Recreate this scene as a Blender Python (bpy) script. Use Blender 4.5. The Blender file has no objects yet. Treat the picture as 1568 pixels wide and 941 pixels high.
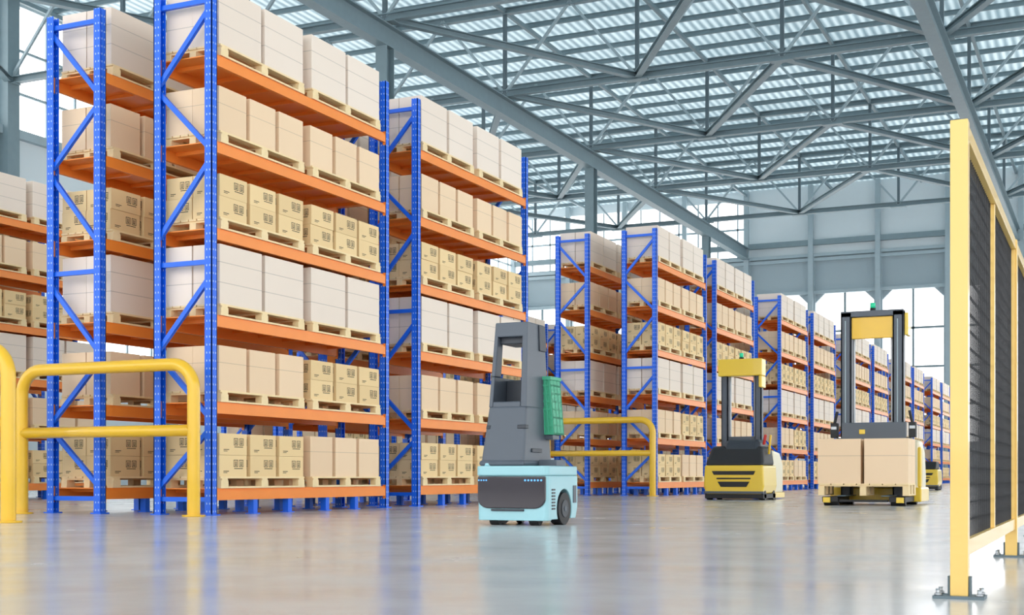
import bpy, math, random
from mathutils import Vector, Matrix
random.seed(7)
S = bpy.context.scene
S.view_settings.view_transform = 'Standard'
S.view_settings.look = 'None'
S.view_settings.exposure = 0.0

# ------------------------------------------------------------ materials
def new_mat(name):
    m = bpy.data.materials.new(name); m.use_nodes = True
    nt = m.node_tree
    return m, nt, nt.nodes, nt.links, nt.nodes['Principled BSDF']

def pmat(name, col, rough=0.5, metal=0.0, var=0.05, scale=3.0, coat=0.0, emit=None, es=0):
    m, nt, N, L, b = new_mat(name)
    b.inputs['Roughness'].default_value = rough
    b.inputs['Metallic'].default_value = metal
    b.inputs['Coat Weight'].default_value = coat
    tc = N.new('ShaderNodeTexCoord'); no = N.new('ShaderNodeTexNoise')
    no.inputs['Scale'].default_value = scale
    L.new(tc.outputs['Object'], no.inputs['Vector'])
    mx = N.new('ShaderNodeMix'); mx.data_type = 'RGBA'
    mx.inputs[6].default_value = [c*(1-var) for c in col]+[1]
    mx.inputs[7].default_value = [min(1, c*(1+var)) for c in col]+[1]
    L.new(no.outputs['Fac'], mx.inputs[0])
    L.new(mx.outputs[2], b.inputs['Base Color'])
    if emit:
        b.inputs['Emission Color'].default_value = list(emit)+[1]
        b.inputs['Emission Strength'].default_value = es
    return m

def math_node(nt, op, a, b=None, c=None):
    n = nt.nodes.new('ShaderNodeMath'); n.operation = op
    for i, v in enumerate((a, b, c)):
        if v is None: continue
        if isinstance(v, (int, float)): n.inputs[i].default_value = v
        else: nt.links.new(v, n.inputs[i])
    return n.outputs[0]

def near(nt, x, c, w):   # 1 if |x-c|<w
    return math_node(nt, 'COMPARE', x, c, w)

def box_mat(name, col, seam=None, marks=False):
    m, nt, N, L, b = new_mat(name)
    b.inputs['Roughness'].default_value = 0.75
    uv = N.new('ShaderNodeUVMap'); sp = N.new('ShaderNodeSeparateXYZ')
    L.new(uv.outputs[0], sp.inputs[0]); u, v = sp.outputs[0], sp.outputs[1]
    geo = N.new('ShaderNodeNewGeometry'); oi = N.new('ShaderNodeObjectInfo')
    r = math_node(nt, 'ADD', math_node(nt, 'MULTIPLY', geo.outputs['Random Per Island'], 0.7),
                  math_node(nt, 'MULTIPLY', oi.outputs['Random'], 0.3))
    mx = N.new('ShaderNodeMix'); mx.data_type = 'RGBA'
    mx.inputs[6].default_value = [c*k for c, k in zip(col, (0.92, 0.89, 0.86))]+[1]
    mx.inputs[7].default_value = [min(1, c*1.07) for c in col]+[1]
    L.new(r, mx.inputs[0]); cur = mx.outputs[2]
    mask = None
    if seam:
        for s in seam:
            k = near(nt, v, s, 0.007)
            mask = k if mask is None else math_node(nt, 'MAXIMUM', mask, k)
        m2 = N.new('ShaderNodeMix'); m2.data_type = 'RGBA'
        L.new(math_node(nt, 'MULTIPLY', mask, 0.45), m2.inputs[0]); L.new(cur, m2.inputs[6])
        m2.inputs[7].default_value = [c*0.35 for c in col]+[1]; cur = m2.outputs[2]
    if marks:
        def rect(cu, wu, cv, wv): return math_node(nt, 'MULTIPLY', near(nt, u, cu, wu), near(nt, v, cv, wv))
        parts = []
        for cu in (0.60, 0.80):      # handling icons: arrows / glass in a frame
            outer = rect(cu, 0.08, 0.62, 0.17); inner = rect(cu, 0.06, 0.62, 0.135)
            fr = math_node(nt, 'SUBTRACT', outer, inner)
            parts.append(fr)
            parts.append(rect(cu-0.022, 0.013, 0.63, 0.09)); parts.append(rect(cu+0.025, 0.013, 0.63, 0.09))
            parts.append(rect(cu, 0.042, 0.53, 0.018))
        parts.append(rect(0.70, 0.16, 0.38, 0.02))
        parts.append(rect(0.25, 0.10, 0.25, 0.018)); parts.append(rect(0.22, 0.07, 0.18, 0.015))
        mk = parts[0]
        for p in parts[1:]: mk = math_node(nt, 'MAXIMUM', mk, p)
        sn = N.new('ShaderNodeSeparateXYZ'); L.new(geo.outputs['Normal'], sn.inputs[0])
        side = math_node(nt, 'LESS_THAN', math_node(nt, 'ABSOLUTE', sn.outputs[2]), 0.5)
        mk = math_node(nt, 'MULTIPLY', mk, side)
        m3 = N.new('ShaderNodeMix'); m3.data_type = 'RGBA'
        L.new(math_node(nt, 'MULTIPLY', mk, 0.95), m3.inputs[0]); L.new(cur, m3.inputs[6])
        m3.inputs[7].default_value = (0.03, 0.025, 0.02, 1); cur = m3.outputs[2]
    L.new(cur, b.inputs['Base Color'])
    return m

M = {}
M['boxA'] = box_mat('cardboard_white', (0.89, 0.78, 0.68), seam=(0.36, 0.70))
M['boxB'] = box_mat('cardboard_peach', (0.89, 0.67, 0.45), seam=(0.62,))
M['boxC'] = box_mat('cardboard_printed', (0.86, 0.64, 0.34), marks=True)
M['wood'] = pmat('pallet_wood', (0.90, 0.70, 0.40), 0.7, var=0.10, scale=8)
M['orange'] = pmat('orange_beam_paint', (0.93, 0.27, 0.035), 0.4, var=0.05)
M['yellow'] = pmat('yellow_paint', (0.85, 0.50, 0.02), 0.3, var=0.03, coat=0.3)
M['fyellow'] = pmat('fence_yellow_paint', (0.82, 0.54, 0.15), 0.35, var=0.03, coat=0.3)
M['steel'] = pmat('structural_steel', (0.20, 0.275, 0.305), 0.5, var=0.08)
M['steel_d'] = pmat('structural_steel_dark', (0.11, 0.155, 0.18), 0.5, var=0.08)
M['steel_l'] = pmat('structural_steel_light', (0.36, 0.45, 0.49), 0.5, var=0.06)
M['black'] = pmat('black_rubber', (0.012, 0.012, 0.014), 0.55)
M['wire'] = pmat('black_wire', (0.008, 0.009, 0.012), 0.5)
M['wire_l'] = pmat('pale_grey_wire', (0.20, 0.22, 0.24), 0.4)  # paler grey for the horizontal fence wires
M['dgrey'] = pmat('dark_grey_plastic', (0.085, 0.103, 0.13), 0.42)
M['dgrey2'] = pmat('darker_grey_plastic', (0.030, 0.037, 0.05), 0.45)
M['cyan'] = pmat('light_cyan_shell', (0.34, 0.63, 0.69), 0.3, coat=0.3, var=0.02)
M['panel'] = pmat('glossy_smoked_panel', (0.03, 0.022, 0.03), 0.12, coat=0.4)
M['led'] = pmat('blue_led', (0.1, 0.4, 0.9), 0.3, emit=(0.12, 0.38, 0.9), es=0.8)
M['green'] = pmat('green_plastic', (0.06, 0.42, 0.24), 0.5)
M['greenlamp'] = pmat('green_beacon', (0.02, 0.5, 0.25), 0.3, emit=(0.02, 0.6, 0.3), es=0.3)
M['metal'] = pmat('galvanised_metal', (0.42, 0.44, 0.46), 0.35, metal=0.7)
M['cream'] = pmat('cream_shell', (0.80, 0.72, 0.52), 0.35)
M['agvyellow'] = pmat('agv_yellow', (0.86, 0.58, 0.04), 0.3, coat=0.3, var=0.02)
M['red'] = pmat('red_plastic', (0.6, 0.04, 0.03), 0.4)
M['wallp'] = pmat('wall_panel', (0.70, 0.77, 0.80), 0.7, var=0.03, scale=0.3)
M['walld'] = pmat('wall_band_panel', (0.34, 0.42, 0.46), 0.6, var=0.04, scale=0.3)

def upright_mat():
    m, nt, N, L, b = new_mat('blue_perforated_steel')
    b.inputs['Roughness'].default_value = 0.4
    uv = N.new('ShaderNodeUVMap'); sp = N.new('ShaderNodeSeparateXYZ')
    L.new(uv.outputs[0], sp.inputs[0]); u, v = sp.outputs[0], sp.outputs[1]
    fr = math_node(nt, 'FRACT', v)
    k = math_node(nt, 'MULTIPLY', math_node(nt, 'MAXIMUM', near(nt, u, 0.3, 0.07), near(nt, u, 0.72, 0.07)), near(nt, fr, 0.5, 0.12))
    mx = N.new('ShaderNodeMix'); mx.data_type = 'RGBA'
    L.new(k, mx.inputs[0])
    mx.inputs[6].default_value = (0.004, 0.13, 0.82, 1); mx.inputs[7].default_value = (0.36, 0.52, 0.85, 1)
    L.new(mx.outputs[2], b.inputs['Base Color'])
    return m
M['blueperf'] = upright_mat()
M['blue'] = pmat('blue_paint', (0.004, 0.135, 0.82), 0.4, var=0.04)

def roof_mat():
    m, nt, N, L, b = new_mat('translucent_corrugated_sheet')
    tc = N.new('ShaderNodeTexCoord')
    w = N.new('ShaderNodeTexWave'); w.wave_type = 'BANDS'; w.bands_direction = 'X'
    w.inputs['Scale'].default_value = 0.75
    L.new(tc.outputs['Object'], w.inputs['Vector'])
    no = N.new('ShaderNodeTexNoise'); no.inputs['Scale'].default_value = 0.10
    L.new(tc.outputs['Object'], no.inputs['Vector'])
    cr = N.new('ShaderNodeMix'); cr.data_type = 'RGBA'
    cr.inputs[6].default_value = (0.34, 0.45, 0.50, 1); cr.inputs[7].default_value = (0.88, 0.95, 0.97, 1)
    L.new(math_node(nt, 'MULTIPLY_ADD', w.outputs['Fac'], 0.6, math_node(nt, 'MULTIPLY', no.outputs['Fac'], 0.55)), cr.inputs[0])
    tr = N.new('ShaderNodeBsdfTranslucent'); L.new(cr.outputs[2], tr.inputs['Color'])
    b.inputs['Roughness'].default_value = 0.5; L.new(cr.outputs[2], b.inputs['Base Color'])
    ms = N.new('ShaderNodeMixShader'); ms.inputs[0].default_value = 0.5
    L.new(b.outputs[0], ms.inputs[1]); L.new(tr.outputs[0], ms.inputs[2])
    L.new(ms.outputs[0], N['Material Output'].inputs['Surface'])
    return m
M['roof'] = roof_mat()

def floor_mat():
    m, nt, N, L, b = new_mat('polished_concrete')
    tc = N.new('ShaderNodeTexCoord')
    n1 = N.new('ShaderNodeTexNoise'); n1.inputs['Scale'].default_value = 0.35; n1.inputs['Detail'].default_value = 6
    n2 = N.new('ShaderNodeTexNoise'); n2.inputs['Scale'].default_value = 1.2; n2.inputs['Detail'].default_value = 5
    L.new(tc.outputs['Object'], n1.inputs['Vector']); L.new(tc.outputs['Object'], n2.inputs['Vector'])
    mx = N.new('ShaderNodeMix'); mx.data_type = 'RGBA'
    mx.inputs[6].default_value = (0.52, 0.52, 0.525, 1); mx.inputs[7].default_value = (0.65, 0.65, 0.655, 1)
    L.new(math_node(nt, 'MULTIPLY_ADD', n1.outputs['Fac'], 0.6, math_node(nt, 'MULTIPLY', n2.outputs['Fac'], 0.4)), mx.inputs[0])
    L.new(mx.outputs[2], b.inputs['Base Color'])
    L.new(math_node(nt, 'MULTIPLY_ADD', n2.outputs['Fac'], 0.32, 0.05), b.inputs['Roughness'])
    bp = N.new('ShaderNodeBump'); bp.inputs['Strength'].default_value = 0.02; bp.inputs['Distance'].default_value = 0.05
    L.new(n2.outputs['Fac'], bp.inputs['Height']); L.new(bp.outputs[0], b.inputs['Normal'])
    b.inputs['Coat Weight'].default_value = 0.15; b.inputs['Coat Roughness'].default_value = 0.12
    b.inputs['Specular IOR Level'].default_value = 0.42
    return m
M['floor'] = floor_mat()

# ------------------------------------------------------------ mesh builder
class MB:
    def __init__(s): s.v=[]; s.f=[]; s.m=[]; s.uv=[]; s.names=[]; s.sm=[]
    def mi(s, n):
        if n not in s.names: s.names.append(n)
        return s.names.index(n)
    def face(s, idx, mat, uv=None, smooth=False):
        s.f.append(idx); s.m.append(s.mi(mat)); s.sm.append(smooth)
        s.uv.extend(uv if uv else [(0,0)]*len(idx))
    def hexa(s, c, mat, vs=1.0):
        # c: 8 corners: bottom (x0y0,x1y0,x1y1,x0y1), top same
        o = len(s.v); s.v += [tuple(p) for p in c]
        q = [(0,0),(1,0),(1,vs),(0,vs)]
        for f in ((0,1,5,4),(1,2,6,5),(2,3,7,6),(3,0,4,7)): s.face([o+i for i in f], mat, q)
        s.face([o+4,o+5,o+6,o+7], mat, [(0,0),(1,0),(1,1),(0,1)]); s.face([o+3,o+2,o+1,o], mat, [(0,0),(1,0),(1,1),(0,1)])
    def box(s, x0,x1,y0,y1,z0,z1, mat, vs=1.0):
        s.hexa([(x0,y0,z0),(x1,y0,z0),(x1,y1,z0),(x0,y1,z0),(x0,y0,z1),(x1,y0,z1),(x1,y1,z1),(x0,y1,z1)], mat, vs)
    def bar(s, p, q, w, h, mat, up=(0,0,1)):
        p=Vector(p); q=Vector(q); d=(q-p).normalized(); up=Vector(up)
        if abs(d.dot(up))>0.98: up=Vector((0,1,0))
        r=d.cross(up).normalized(); u=r.cross(d)
        a=r*(w/2); b=u*(h/2)
        s.hexa([p-a-b,p+a-b,q+a-b,q-a-b,p-a+b,p+a+b,q+a+b,q-a+b], mat)
    def ibeam(s, p, q, w, h, mat, t=0.03):
        p=Vector(p); q=Vector(q); o=Vector((0,0,1))
        s.bar(p+o*(h/2-t/2), q+o*(h/2-t/2), w, t, mat)
        s.bar(p-o*(h/2-t/2), q-o*(h/2-t/2), w, t, mat)
        s.bar(p, q, t, h-2*t, mat)
    def cyl(s, p, q, r, mat, n=20, r2=None):
        p=Vector(p); q=Vector(q); d=(q-p).normalized(); r2 = r if r2 is None else r2
        up=Vector((0,0,1)) if abs(d.z)<0.9 else Vector((1,0,0))
        a=d.cross(up).normalized(); b=a.cross(d); o=len(s.v)
        for k,(c,rr) in enumerate(((p,r),(q,r2))):
            for i in range(n):
                t=2*math.pi*i/n; s.v.append(tuple(c+a*math.cos(t)*rr+b*math.sin(t)*rr))
        for i in range(n):
            j=(i+1)%n; s.face([o+i,o+n+i,o+n+j,o+j], mat, smooth=True)
        s.face([o+i for i in range(n)], mat); s.face([o+n+n-1-i for i in range(n)], mat)
    def tube(s, pts, r, mat, n=20, side=Vector((0,1,0))):
        pts=[Vector(p) for p in pts]; o=len(s.v)
        for k,p in enumerate(pts):
            d=((pts[k+1] if k+1<len(pts) else p)-(pts[k-1] if k else p)).normalized()
            b=d.cross(side).normalized()
            for i in range(n):
                t=2*math.pi*i/n; s.v.append(tuple(p+side*math.cos(t)*r+b*math.sin(t)*r))
        for k in range(len(pts)-1):
            for i in range(n):
                j=(i+1)%n; s.face([o+k*n+i,o+k*n+j,o+k*n+n+j,o+k*n+n+i], mat, smooth=True)
    def prism(s, poly, axis, a0, a1, mat, smooth=False):
        # poly in the two other axes (axis X: (y,z); Y: (x,z); Z: (x,y))
        o=len(s.v); n=len(poly)
        for a in (a0,a1):
            for (p,q) in poly:
                s.v.append({'X':(a,p,q),'Y':(p,a,q),'Z':(p,q,a)}[axis])
        for i in range(n):
            j=(i+1)%n; s.face([o+i,o+j,o+n+j,o+n+i], mat, smooth=smooth)
        s.face([o+n-1-i for i in range(n)], mat); s.face([o+n+i for i in range(n)], mat)
    def mesh(s, name):
        me=bpy.data.meshes.new(name); me.from_pydata(s.v,[],s.f)
        for n in s.names: me.materials.append(M[n])
        me.polygons.foreach_set('material_index', s.m)
        me.polygons.foreach_set('use_smooth', s.sm)
        ul=me.uv_layers.new(name='UVMap')
        ul.data.foreach_set('uv', [c for t in s.uv for c in t])
        me.update(); 
        import bmesh
        bm=bmesh.new(); bm.from_mesh(me); bmesh.ops.recalc_face_normals(bm, faces=bm.faces); bm.to_mesh(me); bm.free()
        return me
    def obj(s, name, loc=(0,0,0), parent=None, bevel=0.0, rot=0.0):
        return link(name, s.mesh(name), loc, parent, bevel, rot)

def link(name, me, loc=(0,0,0), parent=None, bevel=0.0, rot=0.0):
    o=bpy.data.objects.new(name, me); S.collection.objects.link(o)
    o.location=loc; o.rotation_euler=(0,0,rot)
    if parent: o.parent=parent
    if bevel:
        b=o.modifiers.new('Bevel','BEVEL'); b.width=bevel; b.segments=3; b.limit_method='ANGLE'; b.angle_limit=math.radians(40)
    return o
def empty(name, loc, rot=0.0):
    e=bpy.data.objects.new(name, None); S.collection.objects.link(e); e.location=loc; e.rotation_euler=(0,0,rot); e.empty_display_size=0.3
    return e
def rrect(x0,x1,y0,y1,r,n=6):
    pts=[]
    for cx,cy,a in ((x1-r,y1-r,0),(x0+r,y1-r,90),(x0+r,y0+r,180),(x1-r,y0+r,270)):
        for i in range(n+1):
            t=math.radians(a+90*i/n); pts.append((cx+r*math.cos(t),cy+r*math.sin(t)))
    return pts

# ------------------------------------------------------------ pallets and loads
def pallet(b, x0,x1,y0,y1,z0,h=0.15):
    t=0.024
    n=7; L=y1-y0
    for i in range(3):                      # bottom skids along Y
        xc=[x0+0.05,(x0+x1)/2,x1-0.05][i]
        b.box(xc-0.05,xc+0.05,y0,y1,z0,z0+t,'wood')
        for yc in (y0+0.08,(y0+y1)/2,y1-0.08):
            b.box(xc-0.05,xc+0.05,yc-0.075,yc+0.075,z0+t,z0+h-2*t,'wood')
    for yc in (y0+0.08,(y0+y1)/2,y1-0.08):
        b.box(x0,x1,yc-0.06,yc+0.06,z0+h-2*t,z0+h-t,'wood')
    for i in range(n):
        w=(x1-x0)/n; b.box(x0+i*w+0.008,x0+(i+1)*w-0.008,y0,y1,z0+h-t,z0+h,'wood')

def load(b, kind, xc, yc, z, rnd):
    hy=0.95; hx=0.45
    pallet(b, xc-hx, xc+hx, yc-hy, yc+hy, z); z+=0.15
    def bx(x0,x1,y0,y1,z0,z1,m):
        j=lambda a: rnd.uniform(-a,a)
        dx=j(0.008); dy=j(0.006)
        b.box(x0+dx,x1+dx,y0+dy,y1+dy,z0,z1,m)
    if kind=='A':
        h=0.76
        for i in range(2):
            y0=yc-0.95+i*0.99
            for k in range(2): bx(xc-0.42+k*0.425,xc-0.42+k*0.425+0.415,y0,y0+0.91,z,z+h,'boxA')
    elif kind=='B':
        h=0.57
        for i in range(3):
            y0=yc-0.95+i*0.66
            for k in range(2): bx(xc-0.42+k*0.425,xc-0.42+k*0.425+0.415,y0,y0+0.58,z,z+h+(0.0),'boxB')
    else:
        h=0.275
        for i in range(3):
            y0=yc-0.95+i*0.66
            for q in range(2):
                for k in range(2): bx(xc-0.42+k*0.425,xc-0.42+k*0.425+0.415,y0,y0+0.58,z+q*(h+0.003),z+q*(h+0.003)+h,'boxC')

LEV=[0.34,1.44,2.54,3.64,4.74,5.84]
LEN=4.45; DEP=0.92; H=6.65
def rack_mesh():
    b=MB()
    w=0.11
    # local: aisle face at x=0, back at x=-DEP, y from 0..LEN
    for y in (0, LEN-w):
        for xa,sgn in ((0,-1),(-DEP,1)):
            x0=xa; x1=xa+sgn*w; a0,a1=min(x0,x1),max(x0,x1)
            face0,face1=(xa-0.012,xa) if sgn<0 else (xa,xa+0.012)
            b.box(face0,face1,y,y+w,0.0,H,'blueperf',vs=H/0.10)
            b.box(a0,a1,y,y+0.012,0.0,H,'blueperf',vs=H/0.10)
            b.box(a0,a1,y+w-0.012,y+w,0.0,H,'blueperf',vs=H/0.10)
            b.box(a0-0.03,a1+0.03,y-0.03,y+w+0.03,0,0.015,'blue')
        yc=y+w/2; xf=-w/2; xb=-DEP+w/2
        for bz,fz in ((0.35,1.10),(2.02,1.22),(2.12,3.02),(3.55,4.50),(5.42,4.62),(5.52,6.42)):
            b.bar((xb,yc,bz),(xf,yc,fz),0.05,0.06,'blue')
        for z in (0.2,3.2,6.50): b.bar((xb,yc,z),(xf,yc,z),0.05,0.06,'blue')
    for z in LEV:
        for x0,x1,d in ((-0.005,-0.055,1),(-DEP+0.005,-DEP+0.055,-1)):
            a0,a1=min(x0,x1),max(x0,x1)
            b.box(a0,a1,w,LEN-w,z-0.15,z-0.03,'orange')
            # stepped upper lip
            if d>0: b.box(a0-0.0,a1-0.02,w,LEN-w,z-0.03,z-0.006,'orange')
            else: b.box(a0+0.02,a1,w,LEN-w,z-0.03,z-0.006,'orange')
            for ye in (w-0.06, LEN-w-0.005):
                xo=0.004*d
                b.box(a0+xo,a1+xo,ye,ye+0.065,z-0.19,z+0.02,'orange')
        b.box(-DEP+0.03,-0.03,w,LEN-w,z-0.012,z,'orange')
        for k in range(7):
            yy=w+0.3+k*(LEN-2*w-0.6)/6
            b.box(-DEP+0.05,-0.05,yy-0.03,yy+0.03,z-0.06,z-0.012,'orange')
    for yy in (0.95,1.75,2.7,3.5):
        for xx in (-0.06,-DEP+0.06):
            b.box(xx-0.045,xx+0.045,yy-0.045,yy+0.045,0.012,0.19,'blue')
            b.box(xx-0.07,xx+0.07,yy-0.07,yy+0.07,0,0.012,'blue')
    return b.mesh('pallet_rack_frame')
def loads_mesh(seed, plan):
    rnd=random.Random(seed); b=MB()
    for z,(k1,k2) in zip(LEV,plan):
        load(b,k1,-DEP/2+0.01,0.17+0.97,z,rnd); load(b,k2,-DEP/2+0.01,0.17+0.97+2.12-0.02,z,rnd)
    return b.mesh('palletized_boxes')
RM=rack_mesh()
LM=[loads_mesh(1,['CB','BC','AA','CC','BB','AA']), loads_mesh(2,['CC','BB','AA','CC','BB','AA']), loads_mesh(3,['BC','BC','AA','CC','BB','AA'])]
blocks=[13.43,18.80,31.1,36.45,44.5,49.85,58.4,63.75,72.2,77.5,85.9,91.2]
for bi,y in enumerate(blocks):
    for ri,(xf,flip) in enumerate(((-10.3,False),(-13.02,True),(-20.8,False),(-23.52,True))):
        if flip: e=empty('pallet_rack',(xf,y+LEN,0),math.pi)
        else: e=empty('pallet_rack',(xf,y,0),0)
        link('rack_frame',RM,parent=e)
        link('palletized_boxes',LM[(bi+ri)%2 if bi else (0 if ri==0 else 1)],parent=e)

# ------------------------------------------------------------ guard rails
def hoop(x0,x1,y,h=1.96,mid=1.06,r=0.08):
    b=MB(); R=0.32; L=x1-x0; hh=h-r; pts=[(0,0,0.02),(0,0,hh-R)]
    for i in range(1,9):
        t=math.pi/2*i/8; pts.append((R-R*math.cos(t),0,hh-R+R*math.sin(t)))
    pts.append((L-R,0,hh))
    for i in range(1,9):
        t=math.pi/2*i/8; pts.append((L-R+R*math.sin(t),0,hh-R+R*math.cos(t)))
    pts.append((L,0,0.02))
    b.tube(pts,r,'yellow'); b.cyl((0,0,mid),(L,0,mid),r*0.9,'yellow')
    for x in (0,L):
        b.cyl((x,0,0),(x,0,0.02),r*1.8,'yellow',n=28)
    return b.obj('safety_guard_rail',(x0,y,0))
hoop(-13.08,-10.28,13.05)
hoop(-13.5,-10.72,10.5)
hoop(-13.08,-10.28,30.75)

# ------------------------------------------------------------ fence
def fence():
    X=-0.57; e=empty('safety_fence',(X,5.65,0))
    b=MB(); n=4; P=3.0
    for i in range(n+1):
        y=i*P
        b.box(-0.035,0.035,y-0.035,y+0.035,0.01,1.95,'fyellow')
    fr=b.obj('posts',parent=e,bevel=0.004)
    b=MB()
    for i in range(n+1):
        y=i*P
        b.box(-0.10,0.10,y-0.07,y+0.07,0,0.012,'steel_d')
        for sx in (-1,1):
            b.box(sx*0.036,sx*0.046,y-0.02,y+0.02,0.012,0.09,'steel_d')
            for sy in (-1,1):
                b.cyl((sx*0.08,y+sy*0.05,0.012),(sx*0.08,y+sy*0.05,0.04),0.009,'metal',n=8)
                b.cyl((sx*0.08,y+sy*0.05,0.012),(sx*0.08,y+sy*0.05,0.022),0.016,'metal',n=6)
    b.obj('base_plates',parent=e)
    b=MB()
    for i in range(n):
        y0=i*P+0.035; y1=(i+1)*P-0.035; ym=(y0+y1)/2
        b.box(-0.028,0.028,y0,y1,1.89,1.95,'fyellow')
        b.box(-0.024,0.024,y0,y1,0.17,0.235,'fyellow')
        b.box(-0.02,0.02,ym-0.022,ym+0.022,0.235,1.89,'fyellow')
        b.box(-0.02,0.02,y0,y0+0.015,0.235,1.89,'fyellow'); b.box(-0.02,0.02,y1-0.015,y1,0.235,1.89,'fyellow')
    b.obj('panel_frames',parent=e,bevel=0.003)
    b=MB()
    for i in range(n):
        y0=i*P+0.05; y1=(i+1)*P-0.05
        k=int((y1-y0)/0.05)
        for j in range(k+1):
            y=y0+j*(y1-y0)/k; b.box(-0.002,0.002,y-0.002,y+0.002,0.235,1.89,'wire')
        for j in range(1,22):
            z=0.235+j*(1.655/22); b.box(-0.010,-0.002,y0,y1,z-0.004,z+0.004,'wire_l')
    b.obj('wire_mesh',parent=e)
fence()

# ------------------------------------------------------------ picking robot
def picking_robot():
    e=empty('mobile_picking_robot',(-5.505,12.42,0))
    def arch_profile(y0,y1,z0,z1,cy,cz,R):
        pts=[(y0,z0)]
        a0=math.asin((z0-cz)/R)
        n=14; s=math.pi-a0; t_=a0
        for i in range(n+1):
            t=s+(t_-s)*i/n; pts.append((cy+R*math.cos(t),cz+R*math.sin(t)))
        pts += [(y1-0.05,z0),(y1,z0+0.12),(y1,z1),(y0,z1)]
        return pts
    b=MB()
    b.prism(rrect(-0.40,0.40,-0.425,0.42,0.07),'Z',0.50,0.60,'cyan')
    b.obj('top_deck',parent=e,bevel=0.015)
    b=MB()
    prof=arch_profile(-0.33,0.40,0.06,0.50,0.04,0.165,0.20)
    b.prism(prof,'X',0.27,0.392,'cyan'); b.prism(prof,'X',-0.392,-0.27,'cyan')
    b.box(-0.27,0.27,-0.33,0.38,0.10,0.50,'dgrey2')
    b.prism(rrect(-0.39,0.39,-0.41,-0.25,0.06),'Z',0.05,0.50,'cyan')
    b.obj('chassis',parent=e,bevel=0.008)
    # smoked front panel wrapping the nose, rounded lower corners
    b=MB()
    w=0.372; pts=[(-w,0.495),(-w,0.27)]
    for i in range(1,9):
        t=math.pi+math.pi/2*i/8; pts.append((-w+0.12+0.12*math.cos(t),0.27+0.10*math.sin(t)))
    for i in range(0,9):
        t=1.5*math.pi+math.pi/2*i/8; pts.append((w-0.12+0.12*math.cos(t),0.27+0.10*math.sin(t)))
    pts.append((w,0.495))
    b.prism(pts,'Y',-0.428,-0.35,'panel'); b.obj('sensor_window',parent=e,bevel=0.012)
    b=MB()
    for i in range(6): b.cyl((0.16+i*0.035,-0.434,0.455),(0.16+i*0.035,-0.425,0.455),0.010,'led',n=10)
    for i in range(4): b.cyl((-0.355+i*0.028,-0.434,0.455),(-0.355+i*0.028,-0.425,0.455),0.008,'led',n=10)
    b.obj('status_leds',parent=e)
    b=MB()
    b.box(-0.22,0.14,-0.43,-0.40,0.145,0.165,'dgrey2')
    b.obj('bumper_strip',parent=e,bevel=0.003)
    b=MB()
    for sx in (-1,1):
        b.cyl((sx*0.28,0.04,0.165),(sx*0.395,0.04,0.165),0.165,'black',n=36)
        b.cyl((sx*0.395,0.04,0.165),(sx*0.402,0.04,0.165),0.09,'dgrey2',n=24)
        b.cyl((sx*0.402,0.04,0.165),(sx*0.408,0.04,0.165),0.03,'dgrey',n=16)
        b.cyl((sx*0.22-0.05,-0.30,0.07),(sx*0.22+0.05,-0.30,0.07),0.07,'black',n=20)
        b.cyl((sx*0.22-0.03,0.30,0.055),(sx*0.22+0.03,0.30,0.055),0.055,'black',n=20)
    b.obj('wheels',parent=e,bevel=0.006)
    b=MB()
    for i in range(7): b.box(0.388,0.398,-0.30,-0.215,0.16+i*0.032,0.176+i*0.032,'dgrey2')
    b.box(0.388,0.40,0.27,0.35,0.22,0.40,'dgrey')
    b.obj('side_vents',parent=e)
    # tower : tapered shell
    def P(u,v,z):
        w=(z-0.6)/1.48; 
        f=min(1,w/0.38)  # quick flare at the bottom
        x0=-0.385+0.055*w+0.02*f; x1=0.10-0.045*w
        y0=-0.34+0.16*w+0.05*f; y1=0.40-0.10*w
        return (x0+(x1-x0)*u, y0+(y1-y0)*v, z)
    def fr(b,u0,u1,v0,v1,z0,z1,m):
        b.hexa([P(u0,v0,z0),P(u1,v0,z0),P(u1,v1,z0),P(u0,v1,z0),P(u0,v0,z1),P(u1,v0,z1),P(u1,v1,z1),P(u0,v1,z1)],m)
    b=MB()
    fr(b,-0.03,1.03,-0.03,1.0,0.60,0.66,'dgrey')
    fr(b,0,1,0,1,0.62,1.22,'dgrey')
    b.obj('tower_lower',parent=e,bevel=0.03)
    b=MB()
    fr(b,0,0.10,0,1,1.20,1.52,'dgrey'); fr(b,0.10,0.84,0.55,1,1.20,1.50,'dgrey2')
    fr(b,0.84,1,0,1,1.20,1.95,'dgrey')
    fr(b,0,0.11,0,0.30,1.52,1.95,'dgrey')
    fr(b,0,1,0,1,1.93,2.08,'dgrey')
    fr(b,0.11,0.84,0.15,0.95,1.86,1.95,'dgrey2')
    fr(b,0.10,0.84,0,0.1,1.20,1.26,'dgrey')
    b.obj('tower_upper',parent=e,bevel=0.012)
    b=MB()
    fr(b,1.0,1.04,0.62,0.98,1.80,2.07,'dgrey2')
    fr(b,1.0,1.03,0.25,0.62,0.74,0.78,'dgrey2')
    fr(b,0.80,1.02,-0.02,0.10,0.98,1.02,'dgrey2')
    fr(b,0.02,0.12,-0.02,0.02,0.98,1.02,'dgrey2')
    b.box(0.12,0.32,0.0,0.25,0.60,0.665,'dgrey')
    b.cyl((-0.30,-0.31,0.60),(-0.30,-0.31,0.63),0.05,'cyan',n=20)
    b.obj('trim_parts',parent=e,bevel=0.006)
    # green crate carried at the side
    b=MB()
    cx0,cx1,cy0,cy1,z0,z1=0.085,0.20,0.22,0.50,0.93,1.54
    sh=-0.05
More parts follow.
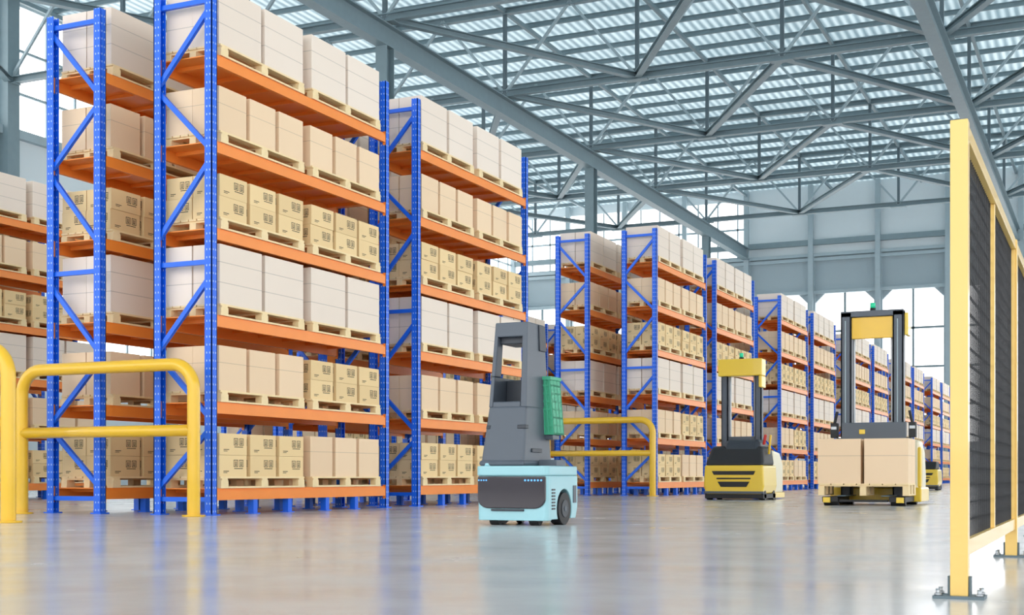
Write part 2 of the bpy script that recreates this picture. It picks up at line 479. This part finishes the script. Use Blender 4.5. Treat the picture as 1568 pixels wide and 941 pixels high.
    def G(x0,x1,y0,y1,a,c,m='green'):
        s0=sh*(a-z0)/(z1-z0); s1=sh*(c-z0)/(z1-z0)
        b.hexa([(x0+s0,y0,a),(x1+s0,y0,a),(x1+s0,y1,a),(x0+s0,y1,a),(x0+s1,y0,c),(x1+s1,y0,c),(x1+s1,y1,c),(x0+s1,y1,c)],m)
    G(cx0,cx1-0.02,cy0+0.01,cy1-0.01,z0,z1)
    for i in range(8):
        z=z0+i*(z1-z0-0.02)/7; G(cx0-0.005,cx1,cy0,cy1,z,z+0.02)
    for i in range(4):
        y=cy0+i*(cy1-cy0-0.02)/3; G(cx1-0.02,cx1,y,y+0.02,z0,z1)
    for i in range(3):
        x=cx0+i*(cx1-cx0-0.02)/2; G(x,x+0.02,cy0-0.003,cy1+0.003,z0,z1)
    G(cx0-0.01,cx1+0.012,cy0-0.012,cy1+0.012,z1-0.035,z1)
    b.obj('green_crate',parent=e)
    b=MB(); b.box(0.0,0.18,0.24,0.42,0.88,0.93,'dgrey'); b.box(-0.1,0.08,0.25,0.38,0.80,0.90,'dgrey')
    b.obj('crate_bracket',parent=e,bevel=0.005)
picking_robot()

# ------------------------------------------------------------ yellow stacker AGV
def stacker(loc, mast=True, name='automated_stacker'):
    e=empty(name,loc)
    b=MB()
    # lower body: front at y=0
    b.prism([(-0.60,0.12),(0.60,0.12),(0.64,0.30),(0.62,0.72),(-0.62,0.72),(-0.64,0.30)],'Y',0.0,1.15,'agvyellow')
    b.obj('body_lower',parent=e,bevel=0.04)
    b=MB()
    b.box(-0.62,0.62,0.03,1.1,0.03,0.13,'black')
    b.prism([(-0.46,0.60),(0.46,0.60),(0.42,0.52),(-0.42,0.52)],'Y',-0.012,0.02,'black')
    b.box(-0.36,0.36,-0.012,0.02,0.43,0.46,'black')
    b.prism([(-0.34,0.38),(0.34,0.38),(0.27,0.27),(-0.27,0.27)],'Y',-0.012,0.02,'black')
    b.box(-0.63,0.63,-0.02,0.05,0.13,0.18,'dgrey')
    for sx in (-1,1):
        b.cyl((sx*0.5,0.2,0.10),(sx*0.62,0.2,0.10),0.10,'black'); b.cyl((sx*0.5,0.95,0.10),(sx*0.62,0.95,0.10),0.10,'black')
    b.obj('bumper_and_grille',parent=e,bevel=0.008)
    if mast:
        b=MB()
        b.hexa([(-0.63,-0.01,0.70),(0.63,-0.01,0.70),(0.63,1.0,0.70),(-0.63,1.0,0.70),(-0.52,0.22,1.12),(0.54,0.22,1.12),(0.58,0.95,1.12),(-0.55,0.95,1.12)],'black')
        b.hexa([(-0.28,0.15,1.0),(0.50,0.15,1.0),(0.55,0.9,1.0),(-0.4,0.9,1.0),(-0.22,0.3,1.26),(0.46,0.3,1.26),(0.50,0.85,1.26),(-0.36,0.85,1.26)],'dgrey2')
        b.obj('hood',parent=e,bevel=0.08)
        b=MB()
        for sx in (-1,1):
            x=sx*0.36
            b.box(x-0.07,x+0.07,0.62,0.68,0.6,2.72,'dgrey'); b.box(x-0.07,x-0.045,0.62,0.80,0.6,2.72,'dgrey'); b.box(x+0.045,x+0.07,0.62,0.80,0.6,2.72,'dgrey')
            b.box(x-0.03,x+0.03,0.70,0.78,0.6,2.85,'steel_d')
        b.box(-0.32,0.32,0.66,0.72,1.25,1.33,'dgrey')
        b.cyl((-0.26,0.74,0.7),(-0.26,0.74,2.62),0.02,'metal'); b.cyl((0.26,0.74,0.7),(0.26,0.74,2.62),0.02,'metal')
        b.obj('mast',parent=e,bevel=0.005)
        b=MB()
        b.box(-0.47,0.47,0.50,0.86,2.60,2.96,'agvyellow'); b.box(0.40,0.47,0.5,0.86,2.35,2.60,'agvyellow')
        b.obj('mast_head',parent=e,bevel=0.02)
        b=MB(); b.cyl((0,0.65,2.96),(0,0.65,3.0),0.05,'black'); b.cyl((0,0.65,3.0),(0,0.65,3.09),0.04,'greenlamp')
        b.obj('beacon',parent=e)
        b=MB()
        b.prism([(0.95,0.12),(1.9,0.12),(1.9,0.75),(1.6,1.0),(0.95,1.05)],'X',-0.60,0.60,'cream'); 
        b.obj('rear_cover',parent=e,bevel=0.06)
        b=MB(); b.box(-0.62,0.62,0.9,1.95,0.03,0.14,'agvyellow')
        b.cyl((0.55,0.35,1.15),(0.60,0.30,1.35),0.03,'red'); b.cyl((0.62,0.5,0.95),(0.66,0.5,1.35),0.025,'yellow')
        b.obj('skirt',parent=e,bevel=0.01)
    else:
        b=MB()
        b.prism([(0.02,0.72),(1.1,0.72),(1.0,1.0),(0.25,1.0)],'X',-0.55,0.55,'black')
        b.obj('hood',parent=e,bevel=0.05)
    return e
stacker((-7.14,26.6,0))
stacker((-6.15,47.6,0),mast=False,name='compact_tow_robot')

# ------------------------------------------------------------ forklift with load
def forklift():
    e=empty('automated_forklift',(-3.795,22.4,0))
    b=MB()
    pallet(b,-0.74,0.74,-0.05,0.80,0.17,h=0.20)
    b.obj('pallet',parent=e)
    b=MB()
    for x0,x1 in ((-0.75,-0.04),(0.02,0.73)):
        b.box(x0,x1,-0.04,0.38,0.37,1.12,'boxB'); b.box(x0,x1,0.39,0.80,0.37,1.12,'boxB')
    b.obj('cardboard_boxes',parent=e)
    b=MB()
    for sx in (-1,1):
        b.box(sx*0.55-0.13,sx*0.55+0.13,-0.02,1.1,0.06,0.15,'black')
        b.box(sx*0.36-0.07,sx*0.36+0.07,0.0,1.0,0.155,0.172,'steel_d')
        b.cyl((sx*0.55-0.12,0.12,0.075),(sx*0.55+0.12,0.12,0.075),0.075,'black'); b.cyl((sx*0.55-0.12,1.5,0.15),(sx*0.55+0.12,1.5,0.15),0.15,'black')
        b.box(sx*0.60-0.06,sx*0.60+0.06,-0.06,0.02,0.05,0.14,'agvyellow')
    b.box(-0.40,0.40,0.0,0.05,0.06,0.10,'black')
    b.obj('support_legs',parent=e,bevel=0.006)
    b=MB()
    for sx in (-1,1):
        x=sx*0.44
        b.box(x-0.09,x+0.09,0.84,0.88,0.15,3.34,'dgrey'); b.box(x-0.09,x-0.06,0.84,1.06,0.15,3.34,'dgrey'); b.box(x+0.06,x+0.09,0.84,1.06,0.15,3.34,'dgrey')
        b.box(x-0.04,x+0.04,0.90,1.02,0.15,3.25,'steel_d'); b.box(x-0.02,x+0.0,0.83,0.86,1.2,3.2,'steel_l')
    b.box(-0.53,0.53,0.84,1.06,3.26,3.36,'dgrey')
    b.cyl((-0.32,0.98,0.3),(-0.32,0.98,3.26),0.02,'metal'); b.cyl((0.32,0.98,0.3),(0.32,0.98,3.26),0.02,'metal')
    b.obj('mast',parent=e,bevel=0.006)
    b=MB()
    b.box(-0.35,0.35,0.87,0.95,2.88,3.25,'yellow')
    b.box(0.54,0.60,0.90,1.25,2.92,3.30,'agvyellow')
    b.obj('mast_panel',parent=e,bevel=0.01)
    b=MB()
    b.box(-0.50,0.58,0.76,0.90,1.13,1.42,'dgrey'); b.box(-0.60,0.66,0.80,1.1,1.02,1.16,'dgrey2')
    for x in (-0.64,0.68):
        b.box(x-0.06,x+0.06,0.80,0.95,1.16,1.42,'black'); b.cyl((x,0.85,1.40),(x-0.05*(1 if x>0 else -1),0.85,1.62),0.025,'black')
        b.box(x-0.05,x+0.05,0.78,0.80,1.30,1.36,'metal')
    b.box(-0.2,-0.1,0.745,0.77,1.22,1.30,'agvyellow')
    b.obj('carriage',parent=e,bevel=0.02)
    b=MB()
    b.prism([(1.08,0.14),(2.0,0.14),(2.05,0.5),(1.9,0.95),(1.6,1.12),(1.08,1.12)],'X',-0.72,0.76,'cream')
    b.obj('body',parent=e,bevel=0.08)
    b=MB(); b.box(-0.76,0.80,1.06,2.08,0.05,0.30,'agvyellow'); b.box(0.70,0.79,1.1,1.3,0.3,1.0,'agvyellow')
    b.obj('body_skirt',parent=e,bevel=0.03)
    b=MB(); b.cyl((0,0.95,3.36),(0,0.95,3.41),0.05,'black'); b.cyl((0,0.95,3.41),(0,0.95,3.50),0.045,'greenlamp')
    b.obj('beacon',parent=e)
forklift()

# ------------------------------------------------------------ hall shell
X0,X1,Y0,Y1=-46.0,34.0,-16.0,101.0
b=MB(); b.box(X0-1,X1+1,Y0-1,Y1+1,-0.2,0,'floor'); b.obj('floor')
RZ=22.7
b=MB(); b.box(X0-1,X1+1,Y0-1,Y1+1,RZ+0.0,RZ+0.03,'roof'); b.obj('ceiling')

TY=[44.8+11.2*k for k in range(-5,5)]
LB=[-26.0,-6.3,13.4]                          # longitudinal girders
b=MB()
for x in LB:
    b.ibeam((x,Y0,17.75),(x,Y1-0.3,17.75),0.5,0.9,'steel',t=0.06)
b.obj('roof_girders')
b=MB()
nodes=[-26-6.55*3,-26-6.55*2,-26-6.55]+[-26+6.55*k for k in range(0,10)]
zl=18.45; zu=22.3
for y in TY:
    b.ibeam((X0,y,zl),(X1,y,zl),0.3,0.30,'steel',t=0.04)
    b.ibeam((X0,y,zu),(X1,y,zu),0.3,0.30,'steel',t=0.04)
    for i,x in enumerate(nodes):
        b.bar((x,y,zl),(x,y,zu),0.16,0.16,'steel_d')
        b.box(x-0.5,x+0.5,y-0.2,y+0.2,zl-0.2,zl-0.16,'steel')
        if i+1<len(nodes):
            xm=(x+nodes[i+1])/2
            b.bar((x,y,zl),(xm,y,zu),0.12,0.12,'steel_l'); b.bar((xm,y,zu),(nodes[i+1],y,zl),0.12,0.12,'steel_l')
b.obj('roof_trusses')
b=MB()
for k,y in enumerate(TY[:-1]):
    yn=TY[k+1]
    for i in range(len(nodes)-1):
        # lower-chord horizontal bracing zig-zag
        if (i-3)%2==0: p,q=(nodes[i],y,zl),(nodes[i+1],yn,zl)
        else: p,q=(nodes[i],yn,zl),(nodes[i+1],y,zl)
        b.ibeam(p,q,0.30,0.26,'steel',t=0.035)
b.obj('roof_bracing')
b=MB()
y=Y0+1
while y<Y1:
    b.ibeam((X0,y,22.56),(X1,y,22.56),0.12,0.24,'steel',t=0.03); y+=2.24
for x in nodes:
    b.bar((x,Y0,22.3),(x,Y1,22.3),0.15,0.2,'steel')
b.obj('roof_purlins')
b=MB()
for x in LB:
    for y in [44.8+22.4*k for k in (0,1,2)]:
        if x>-10: continue
        xx=x
        b.box(xx-0.25,xx+0.25,y-0.3,y-0.26,0,17.3,'steel'); b.box(xx-0.25,xx+0.25,y+0.26,y+0.3,0,17.3,'steel'); b.box(xx-0.02,xx+0.02,y-0.26,y+0.26,0,17.3,'steel')
b.obj('steel_columns')

# back wall with tall windows and clerestory
def xw(b,x0,x1,z0,z1,m,y=Y1,t=0.3): b.box(x0,x1,y,y+t,z0,z1,m)
b=MB()
xw(b,X0,X1,0,3.0,'wallp'); xw(b,X0,X1,14.4,17.3,'walld'); xw(b,-26,X1,17.3,RZ,'wallp')
xw(b,X0,-26,17.3,17.6,'walld'); xw(b,X0,-26,22.0,RZ,'wallp')
n=16
for i in range(n+1):
    x=X0+(X1-X0)*i/n
    b.box(x-0.3,x+0.3,Y1-0.15,Y1+0.3,0,17.3,'walld')
    b.box(x-0.18,x+0.18,Y1-0.45,Y1-0.15,0,RZ,'steel_l')
    for s in (-1,1):      # chamfered brackets at window heads
        b.prism([(x+s*0.3,14.4),(x+s*1.0,14.4),(x+s*0.3,13.7)],'Y',Y1,Y1+0.3,'walld')
b.obj('wall_back')
b=MB()
for z in (14.5,17.0,17.35): b.box(X0,X1,Y1-0.25,Y1-0.002,z-0.12,z+0.12,'steel_l')
b.box(X0,X1,Y1-0.4,Y1-0.002,18.1,18.5,'steel')
b.obj('trim_1')
b=MB()
for i in range(n):
    x=X0+(X1-X0)*i/n; w=(X1-X0)/n
    for k in (1,): b.box(x+w*k/2-0.08,x+w*k/2+0.08,Y1+0.1,Y1+0.2,3,14.4,'steel')
    for z in (5.8,8.6,11.5): b.box(x,x+w,Y1+0.1,Y1+0.2,z-0.08,z+0.08,'steel')
x=X0
while x<-26:
    b.box(x-0.05,x+0.05,Y1+0.1,Y1+0.2,17.6,22.0,'steel_l'); x+=1.6
b.box(X0,-26,Y1+0.1,Y1+0.2,19.7,19.85,'steel_l')
b.obj('window_1')
# left wall
b=MB()
b.box(X0-0.3,X0,Y0,Y1,0,6,'wallp'); b.box(X0-0.3,X0,Y0,Y1,13.0,16.2,'wallp'); b.box(X0-0.3,X0,Y0,Y1,22.2,RZ,'wallp')
for y in TY: 
    b.box(X0,X0+0.6,y-0.35,y+0.35,0,RZ-0.15,'steel')
    b.box(X0-0.3,X0,y-0.6,y+0.6,6,22.2,'wallp')
b.box(X0,X0+0.3,Y0,Y1,16.0,16.4,'steel_l')
b.obj('wall_left')
b=MB()
y=Y0
while y<Y1:
    b.box(X0-0.2,X0-0.1,y-0.06,y+0.06,6,22.2,'steel_l'); y+=1.87
for z in (8.4,10.8,18.2,20.2): b.box(X0-0.2,X0-0.1,Y0,Y1,z-0.06,z+0.06,'steel_l')
b.obj('window_2')
# right and near walls: unseen, full-height open bays added to let in more light
b=MB()
b.box(X1,X1+0.3,Y0,Y1,0,1.0,'wallp'); b.box(X1,X1+0.3,Y0,Y1,21.5,RZ,'wallp')
for y in TY: b.box(X1-0.3,X1+0.3,y-0.3,y+0.3,0,RZ-0.15,'steel')
b.obj('wall_right')
b=MB()
y=Y0
while y<Y1:
    b.box(X1+0.1,X1+0.2,y-0.06,y+0.06,1,21.5,'steel_l'); y+=2.8
for z in (4,8,12,16): b.box(X1+0.1,X1+0.2,Y0,Y1,z-0.06,z+0.06,'steel_l')
b.obj('added_open_window')
b=MB()
b.box(X0,X1,Y0-0.3,Y0,0,1.0,'wallp'); b.box(X0,X1,Y0-0.3,Y0,21.5,RZ,'wallp')
for i in range(n+1):
    x=X0+(X1-X0)*i/n; b.box(x-0.25,x+0.25,Y0-0.3,Y0,1.0,21.5,'steel')
b.obj('wall_front')

# ------------------------------------------------------------ world, camera
w=bpy.data.worlds.new('World'); S.world=w; w.use_nodes=True
bg=w.node_tree.nodes['Background']; bg.inputs[0].default_value=(0.985,0.985,0.985,1); bg.inputs[1].default_value=3.2

cam=bpy.data.cameras.new('Camera'); co=bpy.data.objects.new('Camera',cam); S.collection.objects.link(co)
co.location=(0,0,0.5); co.rotation_euler=(math.radians(90),0,math.radians(24.6))
cam.sensor_width=36; cam.lens=46.15; cam.shift_y=0.1642; cam.clip_end=400
S.camera=co
